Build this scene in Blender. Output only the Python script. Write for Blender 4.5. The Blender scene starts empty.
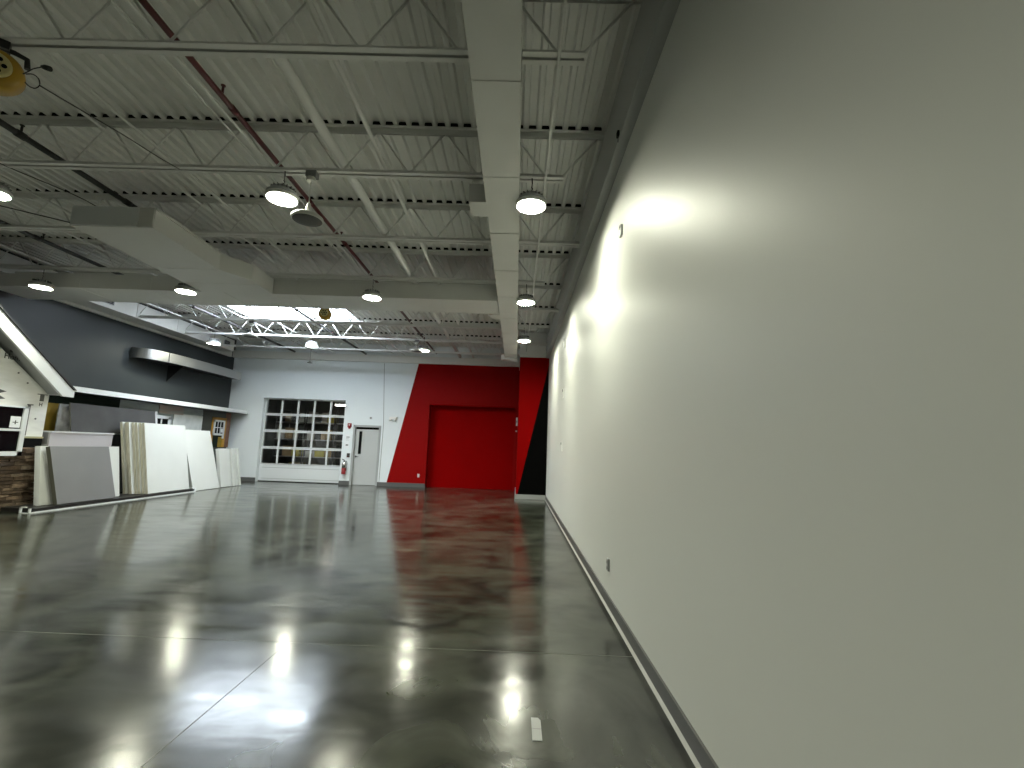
import bpy, bmesh, math, random
from mathutils import Vector, Matrix
random.seed(7)
SC = bpy.context.scene
COL = SC.collection
PI = math.pi

# ------------------------------------------------------------------ camera
def camera():
    yaw, pitch, roll = (math.radians(a) for a in (-.75, 7.85, 2.05))
    f = Vector((math.sin(yaw)*math.cos(pitch), math.cos(yaw)*math.cos(pitch), math.sin(pitch)))
    r = Vector((math.cos(yaw), -math.sin(yaw), 0))
    u = r.cross(f)
    r2 = r*math.cos(roll) + u*math.sin(roll)
    u2 = -r*math.sin(roll) + u*math.cos(roll)
    cd = bpy.data.cameras.new('camera'); cd.sensor_fit = 'HORIZONTAL'; cd.sensor_width = 36
    cd.lens = 36*470/1024; cd.clip_start = .02; cd.clip_end = 100
    o = bpy.data.objects.new('camera', cd); COL.objects.link(o)
    m = Matrix((r2, u2, -f)).transposed().to_4x4(); m.translation = Vector((0, 0, 1.5))
    o.matrix_world = m
    SC.camera = o
camera()

# ------------------------------------------------------------------ world, exposure
w = bpy.data.worlds.new('world'); SC.world = w; w.use_nodes = True
w.node_tree.nodes['Background'].inputs[0].default_value = (.55, .7, 1, 1)
w.node_tree.nodes['Background'].inputs[1].default_value = .12
SC.view_settings.view_transform = 'Standard'; SC.view_settings.look = 'None'
SC.view_settings.exposure = 0; SC.view_settings.gamma = 1; SC.view_settings.use_curve_mapping = False
LAMP_COL = (1.0, 1.01, .81)
LAMP_STRENGTH = 365
SKY_STRENGTH = 27

# ------------------------------------------------------------------ materials
def mat(name, col, rough=.5, metal=0, spec=.5, emit=None, es=0, coat=0):
    m = bpy.data.materials.new(name); m.use_nodes = True
    b = m.node_tree.nodes['Principled BSDF']
    b.inputs['Base Color'].default_value = (*col, 1)
    b.inputs['Roughness'].default_value = rough
    b.inputs['Metallic'].default_value = metal
    b.inputs['Specular IOR Level'].default_value = spec
    b.inputs['Coat Weight'].default_value = coat
    if emit:
        b.inputs['Emission Color'].default_value = (*emit, 1)
        b.inputs['Emission Strength'].default_value = es
    return m
def nt(m):
    n = m.node_tree
    return n, n.nodes, n.links, n.nodes['Principled BSDF']
def noise_mat(name, c1, c2, scale=4, rough=.5, r2=None, detail=5, bump=0, bscale=None, stretch=(1, 1, 1), metal=0, spec=.5):
    m = mat(name, c1, rough, metal, spec); n, N, L, b = nt(m)
    tc = N.new('ShaderNodeNewGeometry'); mp = N.new('ShaderNodeMapping'); mp.inputs['Scale'].default_value = stretch
    L.new(tc.outputs['Position'], mp.inputs['Vector'])
    no = N.new('ShaderNodeTexNoise'); no.inputs['Scale'].default_value = scale; no.inputs['Detail'].default_value = detail
    L.new(mp.outputs[0], no.inputs['Vector'])
    cr = N.new('ShaderNodeValToRGB'); cr.color_ramp.elements[0].position = .3; cr.color_ramp.elements[1].position = .7
    cr.color_ramp.elements[0].color = (*c1, 1); cr.color_ramp.elements[1].color = (*c2, 1)
    L.new(no.outputs[0], cr.inputs[0]); L.new(cr.outputs[0], b.inputs['Base Color'])
    if r2 is not None:
        mr = N.new('ShaderNodeMapRange'); mr.inputs[3].default_value = rough; mr.inputs[4].default_value = r2
        L.new(no.outputs[0], mr.inputs[0]); L.new(mr.outputs[0], b.inputs['Roughness'])
    if bump:
        nb = N.new('ShaderNodeTexNoise'); nb.inputs['Scale'].default_value = bscale or scale*4; nb.inputs['Detail'].default_value = 3
        L.new(mp.outputs[0], nb.inputs['Vector'])
        bp = N.new('ShaderNodeBump'); bp.inputs['Strength'].default_value = bump; bp.inputs['Distance'].default_value = .01
        L.new(nb.outputs[0], bp.inputs['Height']); L.new(bp.outputs[0], b.inputs['Normal'])
    return m

M = {}
def floor_mat():
    m = mat('polished_concrete', (.03, .03, .03), .16, 0, .6); n, N, L, b = nt(m)
    g = N.new('ShaderNodeNewGeometry')
    def noise(scale, detail, dist=0, stretch=None, rough=.5):
        v = g.outputs['Position']
        if stretch:
            mp = N.new('ShaderNodeMapping'); mp.inputs['Scale'].default_value = stretch; mp.inputs['Rotation'].default_value = (0, 0, .35)
            L.new(v, mp.inputs['Vector']); v = mp.outputs[0]
        t = N.new('ShaderNodeTexNoise'); t.inputs['Scale'].default_value = scale; t.inputs['Detail'].default_value = detail
        t.inputs['Distortion'].default_value = dist; t.inputs['Roughness'].default_value = rough
        L.new(v, t.inputs['Vector']); return t.outputs[0]
    def mr(src, a, b_, lo=.3, hi=.7):
        q = N.new('ShaderNodeMapRange'); q.inputs[1].default_value = lo; q.inputs[2].default_value = hi
        q.inputs[3].default_value = a; q.inputs[4].default_value = b_; L.new(src, q.inputs[0]); return q.outputs[0]
    big = noise(.55, 6, .6); swirl = noise(1.6, 4.5, .9, None, .6); streak = noise(2.2, 6, .8, (.5, 1.8, 1), .6)
    c = N.new('ShaderNodeMix'); c.data_type = 'RGBA'; L.new(mr(big, 0, 1), c.inputs[0])
    c.inputs[6].default_value = (.018, .020, .013, 1); c.inputs[7].default_value = (.050, .054, .042, 1)
    k = N.new('ShaderNodeMix'); k.data_type = 'RGBA'; k.blend_type = 'MULTIPLY'; k.inputs[0].default_value = 1
    L.new(c.outputs[2], k.inputs[6])
    gray = N.new('ShaderNodeCombineColor')
    sw = mr(swirl, .35, 1.8, .34, .66)
    for q in range(3): L.new(sw, gray.inputs[q])
    L.new(gray.outputs[0], k.inputs[7]); L.new(k.outputs[2], b.inputs['Base Color'])
    L.new(mr(swirl, .34, .88), b.inputs['Specular IOR Level'])
    L.new(mr(streak, .10, .23, .25, .75), b.inputs['Roughness'])
    bp = N.new('ShaderNodeBump'); bp.inputs['Strength'].default_value = .10; bp.inputs['Distance'].default_value = .01
    L.new(noise(3.2, 2, .3, (.6, 1.6, 1)), bp.inputs['Height']); L.new(bp.outputs[0], b.inputs['Normal'])
    return m
M['floor'] = floor_mat()
M['joint'] = mat('floor_joint_filler', (.10, .105, .09), .5)
M['wall_r'] = noise_mat('satin_grey_wall_paint', (.68, .69, .655), (.71, .72, .685), .8, .44, .47, 2, .03, 6, (1, .5, .3), spec=.36)
M['wall_g'] = noise_mat('light_grey_wall_paint', (.47, .49, .49), (.50, .52, .52), .6, .45, .5, 2, .05, 20)
M['wall_l'] = noise_mat('dark_slate_wall_paint', (.030, .036, .038), (.036, .042, .044), .8, .42, .48, 2, .04, 14, spec=.28)
M['red'] = noise_mat('red_wall_paint', (.23, .0, .0), (.25, .0, .0), 1, .7, .75, 2, spec=.04)
M['black_paint'] = mat('black_wall_paint', (.004, .004, .004), .6, 0, .3)
M['white'] = mat('ceiling_white_paint', (.70, .70, .68), .45)
M['deck'] = noise_mat('white_painted_steel_deck', (.70, .70, .68), (.76, .76, .74), .6, .5, .55, 3)
M['duct'] = noise_mat('painted_duct', (.62, .62, .60), (.66, .66, .64), 1.5, .42, .5, 2)
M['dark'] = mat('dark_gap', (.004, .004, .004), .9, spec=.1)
M['base_g'] = mat('grey_rubber_baseboard', (.10, .10, .10), .45)
M['base_l'] = mat('pale_caulk_bead', (.40, .40, .38), .4)
M['pwhite'] = mat('white_trim_paint', (.66, .68, .69), .35)
M['foam'] = noise_mat('white_board_face', (.53, .54, .52), (.57, .58, .56), 1.2, .5, .55, 2)
M['foam_edge'] = noise_mat('yellowed_board_edge', (.42, .40, .32), (.60, .58, .49), 9, .8, .85, 4, 0, None, (3, 3, .4))
M['greyboard'] = noise_mat('grey_board_face', (.16, .16, .163), (.18, .18, .183), 1.2, .5, .55, 2)
M['olive'] = mat('olive_board_edge', (.075, .075, .055), .7)
M['bench'] = mat('pale_lavender_grey_paint', (.38, .36, .38), .6)
M['slab'] = noise_mat('dark_grey_sheet', (.040, .040, .043), (.055, .055, .057), 2, .6, .65, 5, spec=.15)
M['black_metal'] = mat('black_metal', (.012, .012, .012), .4)
M['cable'] = mat('black_cable_rubber', (.01, .01, .01), .5)
M['redpipe'] = noise_mat('dark_red_pipe', (.045, .004, .005), (.11, .006, .008), 1.2, .4, .5, 2, 0, None, (1, .8, 1))
M['steel'] = mat('galvanised_steel', (.45, .45, .44), .32, .9)
M['chrome'] = mat('brushed_chrome', (.6, .6, .6), .25, 1)
M['lens'] = mat('lit_lamp_lens', (.9, .9, .85), .4, emit=LAMP_COL, es=LAMP_STRENGTH)
M['sky'] = mat('skylight_diffuser', (.9, .93, 1), .5, emit=(.80, .90, 1.0), es=SKY_STRENGTH)
M['yellow'] = mat('yellow_plastic', (.42, .25, .02), .4)
M['cream'] = mat('pale_yellow_plastic', (.62, .55, .25), .45)
M['grille'] = mat('dark_grey_speaker_grille', (.10, .10, .095), .6)
M['spk'] = mat('white_speaker_shell', (.62, .62, .58), .4)
M['rfix'] = mat('red_plastic', (.22, .004, .008), .35)
M['plast'] = mat('white_plastic', (.78, .78, .76), .35)
M['graybox'] = mat('grey_plastic', (.18, .18, .18), .4)
M['paper'] = mat('white_paper', (.75, .76, .78), .7)
M['wrap'] = noise_mat('white_house_wrap', (.60, .60, .57), (.78, .78, .75), 1.6, .6, .75, 6, .5, 3, (1, 1, 4))
M['ink'] = mat('dark_grey_ink', (.06, .06, .06), .7)
M['winblack'] = mat('dark_window_glass', (.003, .003, .004), .25, 0, .2)
M['tape'] = mat('grey_flashing_tape', (.10, .10, .095), .6)
M['ochre'] = noise_mat('ochre_sheathing', (.24, .16, .012), (.30, .20, .02), 4, .6, .7, 4)
M['tan'] = mat('tan_sill', (.36, .34, .20), .6)
M['mesh'] = noise_mat('crumpled_grey_wrap', (.16, .16, .165), (.38, .38, .39), 5, .35, .6, 7, .8, 10)
M['dgreen'] = mat('dark_green_black_panel', (.008, .016, .012), .7, spec=.15)
M['teal'] = noise_mat('pale_blue_grey_siding', (.28, .33, .33), (.34, .39, .39), 3, .55, .6, 4, 0, None, (1, 1, 6))
M['pink'] = noise_mat('pinkish_siding', (.40, .30, .26), (.34, .36, .35), 2, .55, .6, 4, 0, None, (1, 1, 6))
M['pale'] = noise_mat('pale_stone_siding', (.50, .53, .52), (.62, .64, .63), 5, .6, .7, 5)
M['olivewall'] = mat('olive_black_panel', (.035, .037, .028), .5)
M['orange'] = noise_mat('ochre_wood_trim', (.42, .22, .02), (.36, .18, .02), 3, .5, .6, 4)
M['brickb'] = noise_mat('brown_brick_panel', (.14, .07, .045), (.20, .10, .07), 8, .8, .9, 5)
M['door'] = mat('grey_door_paint', (.47, .48, .48), .4)
M['frame_g'] = mat('grey_frame_paint', (.36, .37, .37), .4)
M['shelf_store'] = mat('store_rack_steel', (.10, .10, .10), .5)
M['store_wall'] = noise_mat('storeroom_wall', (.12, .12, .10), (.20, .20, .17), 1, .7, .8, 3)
M['card'] = noise_mat('cardboard', (.28, .20, .11), (.34, .25, .14), 3, .8, .85, 3)
M['boxw'] = mat('pale_carton', (.45, .44, .40), .7)
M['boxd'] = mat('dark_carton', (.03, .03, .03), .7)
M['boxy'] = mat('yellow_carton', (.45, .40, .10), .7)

def glass_mat():
    m = bpy.data.materials.new('window_glass'); m.use_nodes = True
    N, L = m.node_tree.nodes, m.node_tree.links
    N.clear(); o = N.new('ShaderNodeOutputMaterial'); mx = N.new('ShaderNodeMixShader')
    t = N.new('ShaderNodeBsdfTransparent'); g = N.new('ShaderNodeBsdfGlossy'); g.inputs['Roughness'].default_value = .03
    f = N.new('ShaderNodeFresnel'); f.inputs[0].default_value = 1.5
    L.new(f.outputs[0], mx.inputs[0]); L.new(t.outputs[0], mx.inputs[1]); L.new(g.outputs[0], mx.inputs[2]); L.new(mx.outputs[0], o.inputs[0])
    return m
M['glass'] = glass_mat()

def painted_far_wall():
    # grey wall with a red graphic right of a slanted edge: the paint's edge is a line on the wall itself
    m = mat('grey_and_red_wall_paint', (.5, .5, .5), .6, spec=.1); n, N, L, b = nt(m)
    g = N.new('ShaderNodeNewGeometry'); s = N.new('ShaderNodeSeparateXYZ'); L.new(g.outputs['Position'], s.inputs[0])
    # edge: x = -4.67 + (z)*0.2048
    mu = N.new('ShaderNodeMath'); mu.operation = 'MULTIPLY_ADD'; mu.inputs[1].default_value = .2048; mu.inputs[2].default_value = -4.67
    L.new(s.outputs['Z'], mu.inputs[0])
    g0 = N.new('ShaderNodeMath'); g0.operation = 'GREATER_THAN'; L.new(s.outputs['X'], g0.inputs[0]); L.new(mu.outputs[0], g0.inputs[1])
    lt = N.new('ShaderNodeMath'); lt.operation = 'LESS_THAN'; lt.inputs[1].default_value = 4.6; L.new(s.outputs['Z'], lt.inputs[0])
    gt = N.new('ShaderNodeMath'); gt.operation = 'MULTIPLY'; L.new(g0.outputs[0], gt.inputs[0]); L.new(lt.outputs[0], gt.inputs[1])
    mx = N.new('ShaderNodeMix'); mx.data_type = 'RGBA'; L.new(gt.outputs[0], mx.inputs[0])
    mx.inputs[6].default_value = (.72, .76, .78, 1); mx.inputs[7].default_value = (.24, .0, .0, 1)
    L.new(mx.outputs[2], b.inputs['Base Color'])
    return m
M['far'] = painted_far_wall()
def painted_column():
    m = mat('red_and_black_column_paint', (.5, 0, 0), .7, spec=.04); n, N, L, b = nt(m)
    g = N.new('ShaderNodeNewGeometry'); s = N.new('ShaderNodeSeparateXYZ'); L.new(g.outputs['Position'], s.inputs[0])
    mu = N.new('ShaderNodeMath'); mu.operation = 'MULTIPLY_ADD'; mu.inputs[1].default_value = .215; mu.inputs[2].default_value = .06
    L.new(s.outputs['Z'], mu.inputs[0])
    gt = N.new('ShaderNodeMath'); gt.operation = 'GREATER_THAN'; L.new(s.outputs['X'], gt.inputs[0]); L.new(mu.outputs[0], gt.inputs[1])
    mx = N.new('ShaderNodeMix'); mx.data_type = 'RGBA'; L.new(gt.outputs[0], mx.inputs[0])
    mx.inputs[6].default_value = (.24, .0, .0, 1); mx.inputs[7].default_value = (.0015, .0015, .0015, 1)
    L.new(mx.outputs[2], b.inputs['Base Color'])
    return m
M['column'] = painted_column()
def stone_mat():
    m = mat('stacked_stone', (.1, .07, .05), .85); n, N, L, b = nt(m)
    g = N.new('ShaderNodeNewGeometry'); cr = N.new('ShaderNodeValToRGB')
    e = cr.color_ramp.elements; e[0].color = (.04, .025, .016, 1); e[1].color = (.26, .18, .12, 1)
    k = e.new(.45); k.color = (.10, .065, .04, 1); k = e.new(.8); k.color = (.16, .125, .09, 1)
    L.new(g.outputs['Random Per Island'], cr.inputs[0])
    no = N.new('ShaderNodeTexNoise'); no.inputs['Scale'].default_value = 14; no.inputs['Detail'].default_value = 6
    L.new(g.outputs['Position'], no.inputs['Vector'])
    mx = N.new('ShaderNodeMix'); mx.data_type = 'RGBA'; mx.blend_type = 'OVERLAY'; mx.inputs[0].default_value = .7
    L.new(cr.outputs[0], mx.inputs[6]); L.new(no.outputs[0], mx.inputs[7]); L.new(mx.outputs[2], b.inputs['Base Color'])
    bp = N.new('ShaderNodeBump'); bp.inputs['Strength'].default_value = .8; bp.inputs['Distance'].default_value = .02
    L.new(no.outputs[0], bp.inputs['Height']); L.new(bp.outputs[0], b.inputs['Normal'])
    return m
M['stone'] = stone_mat()

# ------------------------------------------------------------------ mesh helpers
class MB:
    def __init__(s): s.bm = bmesh.new(); s.mats = []
    def _m(s, faces, m):
        if m is None: return
        if m not in s.mats: s.mats.append(m)
        i = s.mats.index(m)
        for f in faces: f.material_index = i
    def box(s, a, b, m=None):
        x0, x1 = sorted((a[0], b[0])); y0, y1 = sorted((a[1], b[1])); z0, z1 = sorted((a[2], b[2]))
        v = [s.bm.verts.new(p) for p in ((x0,y0,z0),(x1,y0,z0),(x1,y1,z0),(x0,y1,z0),(x0,y0,z1),(x1,y0,z1),(x1,y1,z1),(x0,y1,z1))]
        fs = [s.bm.faces.new([v[i] for i in q]) for q in ((3,2,1,0),(4,5,6,7),(0,1,5,4),(1,2,6,5),(2,3,7,6),(3,0,4,7))]
        s._m(fs, m); return s
    def prism(s, pts, axis, a, b, m=None, capm=None):
        # pts: 2-D outline in the two other axes (in order), extruded along axis from a to b
        def P(p, t):
            if axis == 0: return (t, p[0], p[1])
            if axis == 1: return (p[0], t, p[1])
            return (p[0], p[1], t)
        A = [s.bm.verts.new(P(p, a)) for p in pts]; B = [s.bm.verts.new(P(p, b)) for p in pts]
        n = len(pts); fs = [s.bm.faces.new([A[i], A[(i+1) % n], B[(i+1) % n], B[i]]) for i in range(n)]
        s._m(fs, m); caps = [s.bm.faces.new(A[::-1]), s.bm.faces.new(B)]; s._m(caps, capm or m)
        return s
    def tube(s, pts, r, seg=8, m=None, cap=True):
        pts = [Vector(p) for p in pts]; rings = []
        up = Vector((0, 0, 1))
        for i, p in enumerate(pts):
            d = (pts[min(i+1, len(pts)-1)] - pts[max(i-1, 0)]).normalized()
            a = d.cross(up)
            if a.length < .05: a = d.cross(Vector((1, 0, 0)))
            a.normalize(); c = a.cross(d)
            rr = r[i] if isinstance(r, (list, tuple)) else r
            rings.append([s.bm.verts.new(p + (a*math.cos(t) + c*math.sin(t))*rr) for t in [2*PI*k/seg for k in range(seg)]])
        fs = []
        for A, B in zip(rings, rings[1:]):
            for k in range(seg): fs.append(s.bm.faces.new([A[k], A[(k+1) % seg], B[(k+1) % seg], B[k]]))
        for f in fs: f.smooth = True
        if cap: fs += [s.bm.faces.new(rings[0][::-1]), s.bm.faces.new(rings[-1])]
        s._m(fs, m); return s
    def lathe(s, prof, c=(0, 0, 0), seg=32, m=None, smooth=True, caps=True):
        # prof: (radius, z) from bottom to top round a vertical axis through c
        rings = []
        for r, z in prof:
            rings.append([s.bm.verts.new((c[0]+r*math.cos(t), c[1]+r*math.sin(t), c[2]+z)) for t in [2*PI*k/seg for k in range(seg)]])
        fs = []
        for A, B in zip(rings, rings[1:]):
            for k in range(seg):
                f = s.bm.faces.new([A[k], A[(k+1) % seg], B[(k+1) % seg], B[k]]); f.smooth = smooth; fs.append(f)
        if caps: fs += [s.bm.faces.new(rings[0][::-1]), s.bm.faces.new(rings[-1])]
        s._m(fs, m); return s
    def xf(s, mtx): bmesh.ops.transform(s.bm, matrix=mtx, verts=s.bm.verts); return s
    def build(s, name, m=None, parent=None, bevel=0):
        bmesh.ops.recalc_face_normals(s.bm, faces=s.bm.faces)
        me = bpy.data.meshes.new(name); s.bm.to_mesh(me); s.bm.free()
        if m is not None and not s.mats: me.materials.append(m)
        for k in s.mats: me.materials.append(k)
        o = bpy.data.objects.new(name, me); COL.objects.link(o)
        if parent: o.parent = parent
        if bevel:
            b = o.modifiers.new('bevel', 'BEVEL'); b.width = bevel; b.segments = 2; b.limit_method = 'ANGLE'
        return o

def tag(o, label, cat, group=None, kind=None):
    o['label'] = label; o['category'] = cat
    if group: o['group'] = group
    if kind: o['kind'] = kind
    return o
def thing(name, label, cat, loc=(0, 0, 0), rz=0, group=None):
    o = bpy.data.objects.new(name, None); COL.objects.link(o); o.location = loc; o.rotation_euler = (0, 0, rz)
    o.empty_display_size = .2
    return tag(o, label, cat, group)
def struct(o, label=None, cat=None):
    o['kind'] = 'structure'
    if label: o['label'] = label; o['category'] = cat or 'room'
    return o
def dup(root, loc, label, rz=None):
    r = root.copy(); COL.objects.link(r); r.location = loc; r['label'] = label
    if rz is not None: r.rotation_euler = (0, 0, rz)
    for ch in list(root.children):
        c = ch.copy(); COL.objects.link(c); c.parent = r
        for g in list(ch.children):
            d = g.copy(); COL.objects.link(d); d.parent = c
    return r
def cable(name, pts, r, m, label=None, cat=None, parent=None, group=None):
    # smooth curve through points, as a tube mesh
    P = [Vector(p) for p in pts]; out = []
    for i in range(len(P)-1):
        a, b, c, d = P[max(i-1, 0)], P[i], P[i+1], P[min(i+2, len(P)-1)]
        for k in range(6):
            t = k/6
            out.append(.5*((2*b) + (c-a)*t + (2*a-5*b+4*c-d)*t*t + (3*b-a-3*c+d)*t**3))
    out.append(P[-1])
    o = MB().tube(out, r, 6).build(name, m, parent)
    if label: tag(o, label, cat, group)
    return o

# ------------------------------------------------------------------ dimensions
XR, XL, YF, YB = .96, -10.7, 17.3, -6.0
ZD = 5.2          # underside of steel deck
ZC = 4.60         # underside of the joists
ZS = 4.39         # underside of right soffit

# ------------------------------------------------------------------ floor
struct(MB().box((XL-.3, YB-.3, -.2), (XR+.3, YF+.44, 0)).build('floor', M['floor']), 'polished dark grey concrete floor', 'floor')
struct(MB().box((XL, 3.744, 0), (XR, 3.75, .001)).box((XL, -1.0, 0), (XR, -.992, .0015))
       .box((-1.664, YB, 0), (-1.659, 3.744, .001)).build('trim_1', M['joint']), 'thin straight control joints in the concrete floor', 'floor joint')

# ------------------------------------------------------------------ right wall with soffit
struct(MB().box((XR, YB, 0), (XR+.3, YF, ZD+.3)).build('wall_right', M['wall_r']), 'long satin grey wall on the right', 'wall')
struct(MB().box((.86, YB, ZS), (XR, YF, 4.97)).build('trim_2', M['frame_g']), 'painted steel beam along the top of the right wall', 'beam')  # same paint as the ceiling; the darker grey stands in for shade
struct(MB().box((.945, YB, .012), (XR, 14.7, .115)).build('baseboard_right', M['base_g']), 'dark grey baseboard along the right wall', 'baseboard')
struct(MB().prism([(.925, 0), (.96, 0), (.96, .014), (.945, .014)], 1, YB, 14.7).build('trim_3', M['base_l']), 'pale bead at the foot of the right wall', 'trim')

# ------------------------------------------------------------------ back wall (behind the camera)
struct(MB().box((XL-.3, YB-.3, 0), (XR+.3, YB, ZD+.3)).build('wall_back', M['wall_g']), 'light grey wall behind', 'wall')

# ------------------------------------------------------------------ far wall with its three openings
def far_wall():
    m = MB(); y0, y1 = YF, YF+.35
    # garage opening x -9.42..-6.37 z 0..3.06 ; door -5.96..-5.01, 0..2.14 ; red recess -3.24..-.09, 0..3.06
    xs = [XL-.3, -9.42, -6.37, -5.96, -5.01, -3.24, -.09, XR+.3]
    hs = [0, 3.06, 0, 2.14, 0, 3.06, 0]
    for i, h in enumerate(hs): m.box((xs[i], y0, h), (xs[i+1], y1, ZD+.3))
    return m.build('wall_far', M['far'])
struct(far_wall(), 'far wall painted grey on the left and red on the right of a slanted edge', 'wall')
struct(MB().box((-3.24, YF+.34, 0), (-.09, YF+.42, 3.06)).build('door_1', M['red'], None), 'red recessed overhead door in the red part of the far wall', 'door')
struct(MB().box((-3.24, YF+.02, 3.0), (-.09, YF+.34, 3.06)).build('trim_4', M['red']), 'red head of the recessed door', 'trim')
# precast seam
struct(MB().prism([(-5.045, 0), (-5.030, 0), (-5.030, 0.001), (-5.045, .001)], 0, 0, 0.0001).build('trim_tmp', M['dark'])) if False else None
struct(MB().prism([(-4.905, 2.2), (-4.888, 2.2), (-4.905, .14), (-4.922, .14)], 1, YF-.004, YF+.004)
       .prism([(-5.040, 4.5), (-5.023, 4.5), (-4.888, 2.2), (-4.905, 2.2)], 1, YF-.004, YF+.004).build('trim_5', M['graybox']), 'thin dark seam in the far wall above the grey door', 'wall seam')
for i, (a, b) in enumerate([(-10.7, -9.42), (-6.37, -5.99), (-4.98, -3.24)]):
    struct(MB().box((a, YF-.03, 0), (b, YF, .14)).build('baseboard_far' if not i else 'baseboard_far_%d' % (i+1), M['base_g']),
           ['grey baseboard left of the glazed overhead door', 'grey baseboard between overhead door and grey door', 'grey baseboard between grey door and red door'][i], 'baseboard')
# ledge beam over far wall
struct(MB().box((XL, 17.17, 4.53), (.04, YF, 4.79)).build('trim_6', M['white']), 'white ledge beam along the top of the far wall', 'beam')
# column
struct(MB().box((.04, 14.7, 0), (XR, YF, 4.42)).build('column', M['column']), 'projecting column painted red with a black slanted wedge', 'column')
struct(MB().box((.02, 14.68, 4.40), (.86, YF, ZD)).build('trim_7', M['white']), 'grey bulkhead over the red and black column', 'bulkhead')
struct(MB().box((.03, 14.66, 0), (.945, 14.7, .13)).box((.01, 14.66, 0), (.04, 17.27, .13)).build('baseboard_column', M['frame_g']), 'grey baseboard round the foot of the column', 'baseboard')

# ------------------------------------------------------------------ left wall
struct(MB().box((XL-.3, YB, 0), (XL, YF, ZD+.3)).build('wall_left', M['wall_l']), 'dark slate left wall', 'wall')
struct(MB().box((XL, YB, 4.5), (-10.62, 17.0, 4.74)).build('trim_8', M['white']), 'white ledge along the top of the left wall', 'beam')

# ------------------------------------------------------------------ ceiling deck (corrugated) with skylight opening
SKX0, SKX1, SKY0, SKY1 = -8.3, -4.85, 12.1, 13.68
def deck():
    bm = bmesh.new()
    def strip(x0, x1, y0, y1):
        x = x0; prof = []
        while x < x1 - .001:
            for dx, z in ((0, 0), (.045, 0), (.062, .045), (.135, .045), (.1524, 0)):
                if x+dx <= x1+.001: prof.append((x+dx, ZD+z))
            x += .1524
        lo = [bm.verts.new((a, y0, z)) for a, z in prof]; hi = [bm.verts.new((a, y1, z)) for a, z in prof]
        for i in range(len(prof)-1):
            if prof[i+1][0]-prof[i][0] > 1e-5: bm.faces.new([lo[i], lo[i+1], hi[i+1], hi[i]])
        top = [bm.verts.new(p) for p in ((x0, y0, ZD+.1), (x1, y0, ZD+.1), (x1, y1, ZD+.1), (x0, y1, ZD+.1))]
        bm.faces.new(top)
    n0 = round((SKX0-XL)/.1524)*.1524+XL; n1 = round((SKX1-XL)/.1524)*.1524+XL
    strip(XL, XR, YB, SKY0); strip(XL, XR, SKY1, YF); strip(XL, n0, SKY0, SKY1); strip(n1, XR, SKY0, SKY1)
    me = bpy.data.meshes.new('ceiling'); bm.to_mesh(me); bm.free(); me.materials.append(M['deck'])
    o = bpy.data.objects.new('ceiling', me); COL.objects.link(o); return o, n0, n1
ceil, SKX0, SKX1 = deck()
struct(ceil, 'white painted corrugated steel roof deck', 'ceiling')
fc = MB()  # black blocks put into the open flutes to stand in for their shade
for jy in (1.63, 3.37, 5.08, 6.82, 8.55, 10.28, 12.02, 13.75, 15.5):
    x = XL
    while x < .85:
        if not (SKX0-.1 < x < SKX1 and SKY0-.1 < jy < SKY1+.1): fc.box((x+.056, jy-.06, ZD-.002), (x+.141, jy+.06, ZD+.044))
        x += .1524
struct(fc.build('trim_9', M['dark']), 'black blocks standing in for shade in the deck flutes over each joist', 'flute shade')
# skylight curb, pane
cw = .05
struct(MB().box((SKX0-cw, SKY0-cw, ZD+.01), (SKX0, SKY1+cw, ZD+.2)).box((SKX1, SKY0-cw, ZD+.01), (SKX1+cw, SKY1+cw, ZD+.2))
       .box((SKX0, SKY0-cw, ZD+.01), (SKX1, SKY0, ZD+.2)).box((SKX0, SKY1, ZD+.01), (SKX1, SKY1+cw, ZD+.2)).build('window_1', M['pwhite']),
       'bright skylight in the roof deck beyond the cross duct', 'skylight')
sk = MB(); sk.lathe([(0.01, 0), (1, 0)], seg=4) if False else None
sk.box((SKX0, SKY0, ZD+.12), (SKX1, SKY1, ZD+.16)); o = sk.build('skylight_pane', M['sky'], bpy.data.objects['window_1'])

# ------------------------------------------------------------------ open-web bar joists
ORD = ['nearest', 'second', 'third', 'fourth', 'fifth', 'sixth', 'seventh', 'eighth', 'ninth']
JY = [-5.3, -3.57, -1.83, -.1, 1.63, 3.37, 5.08, 6.82, 8.55, 10.28, 12.02, 13.75, 15.5]
def chord(m, x0, x1, z0, z1, wd, flip):
    # pair of angles, back to back with a gap
    t = .008; g = .012
    for s_ in (-1, 1):
        zf = z0 if not flip else z1 - t
        m.box((x0, s_*g, zf), (x1, s_*wd/2, zf+t)); m.box((x0, s_*g, z0), (x1, s_*(g+t), z1))
def make_joist(full):
    xe = .86 if full else .44
    t = thing('bar_joist', '', 'roof joist', (0, 0, 0), 0, 'white bar joists across the ceiling')
    m = MB(); chord(m, XL+.02, .9, ZD-.075, ZD-.004, .13, True); m.build('top_chord', M['white'], t)
    m = MB(); chord(m, XL+.5, xe, ZC, ZC+.06, .13, False); m.build('bottom_chord', M['white'], t)
    m = MB(); x = XL+.55; up = False; pts = []
    step = .40
    while x < xe-.02:
        pts.append((x, 0, ZD-.03 if up else ZC+.02)); x += step; up = not up
    pts += [(xe-.03, 0, ZC+.02), (.86, 0, ZD-.03)] if not full else [(xe-.03, 0, ZD-.03)]
    for a, b in zip(pts, pts[1:]): m.tube([a, b], .0115, 6)
    m.build('web_rod', M['white'], t)
    return t
jf, jh = None, None
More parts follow.
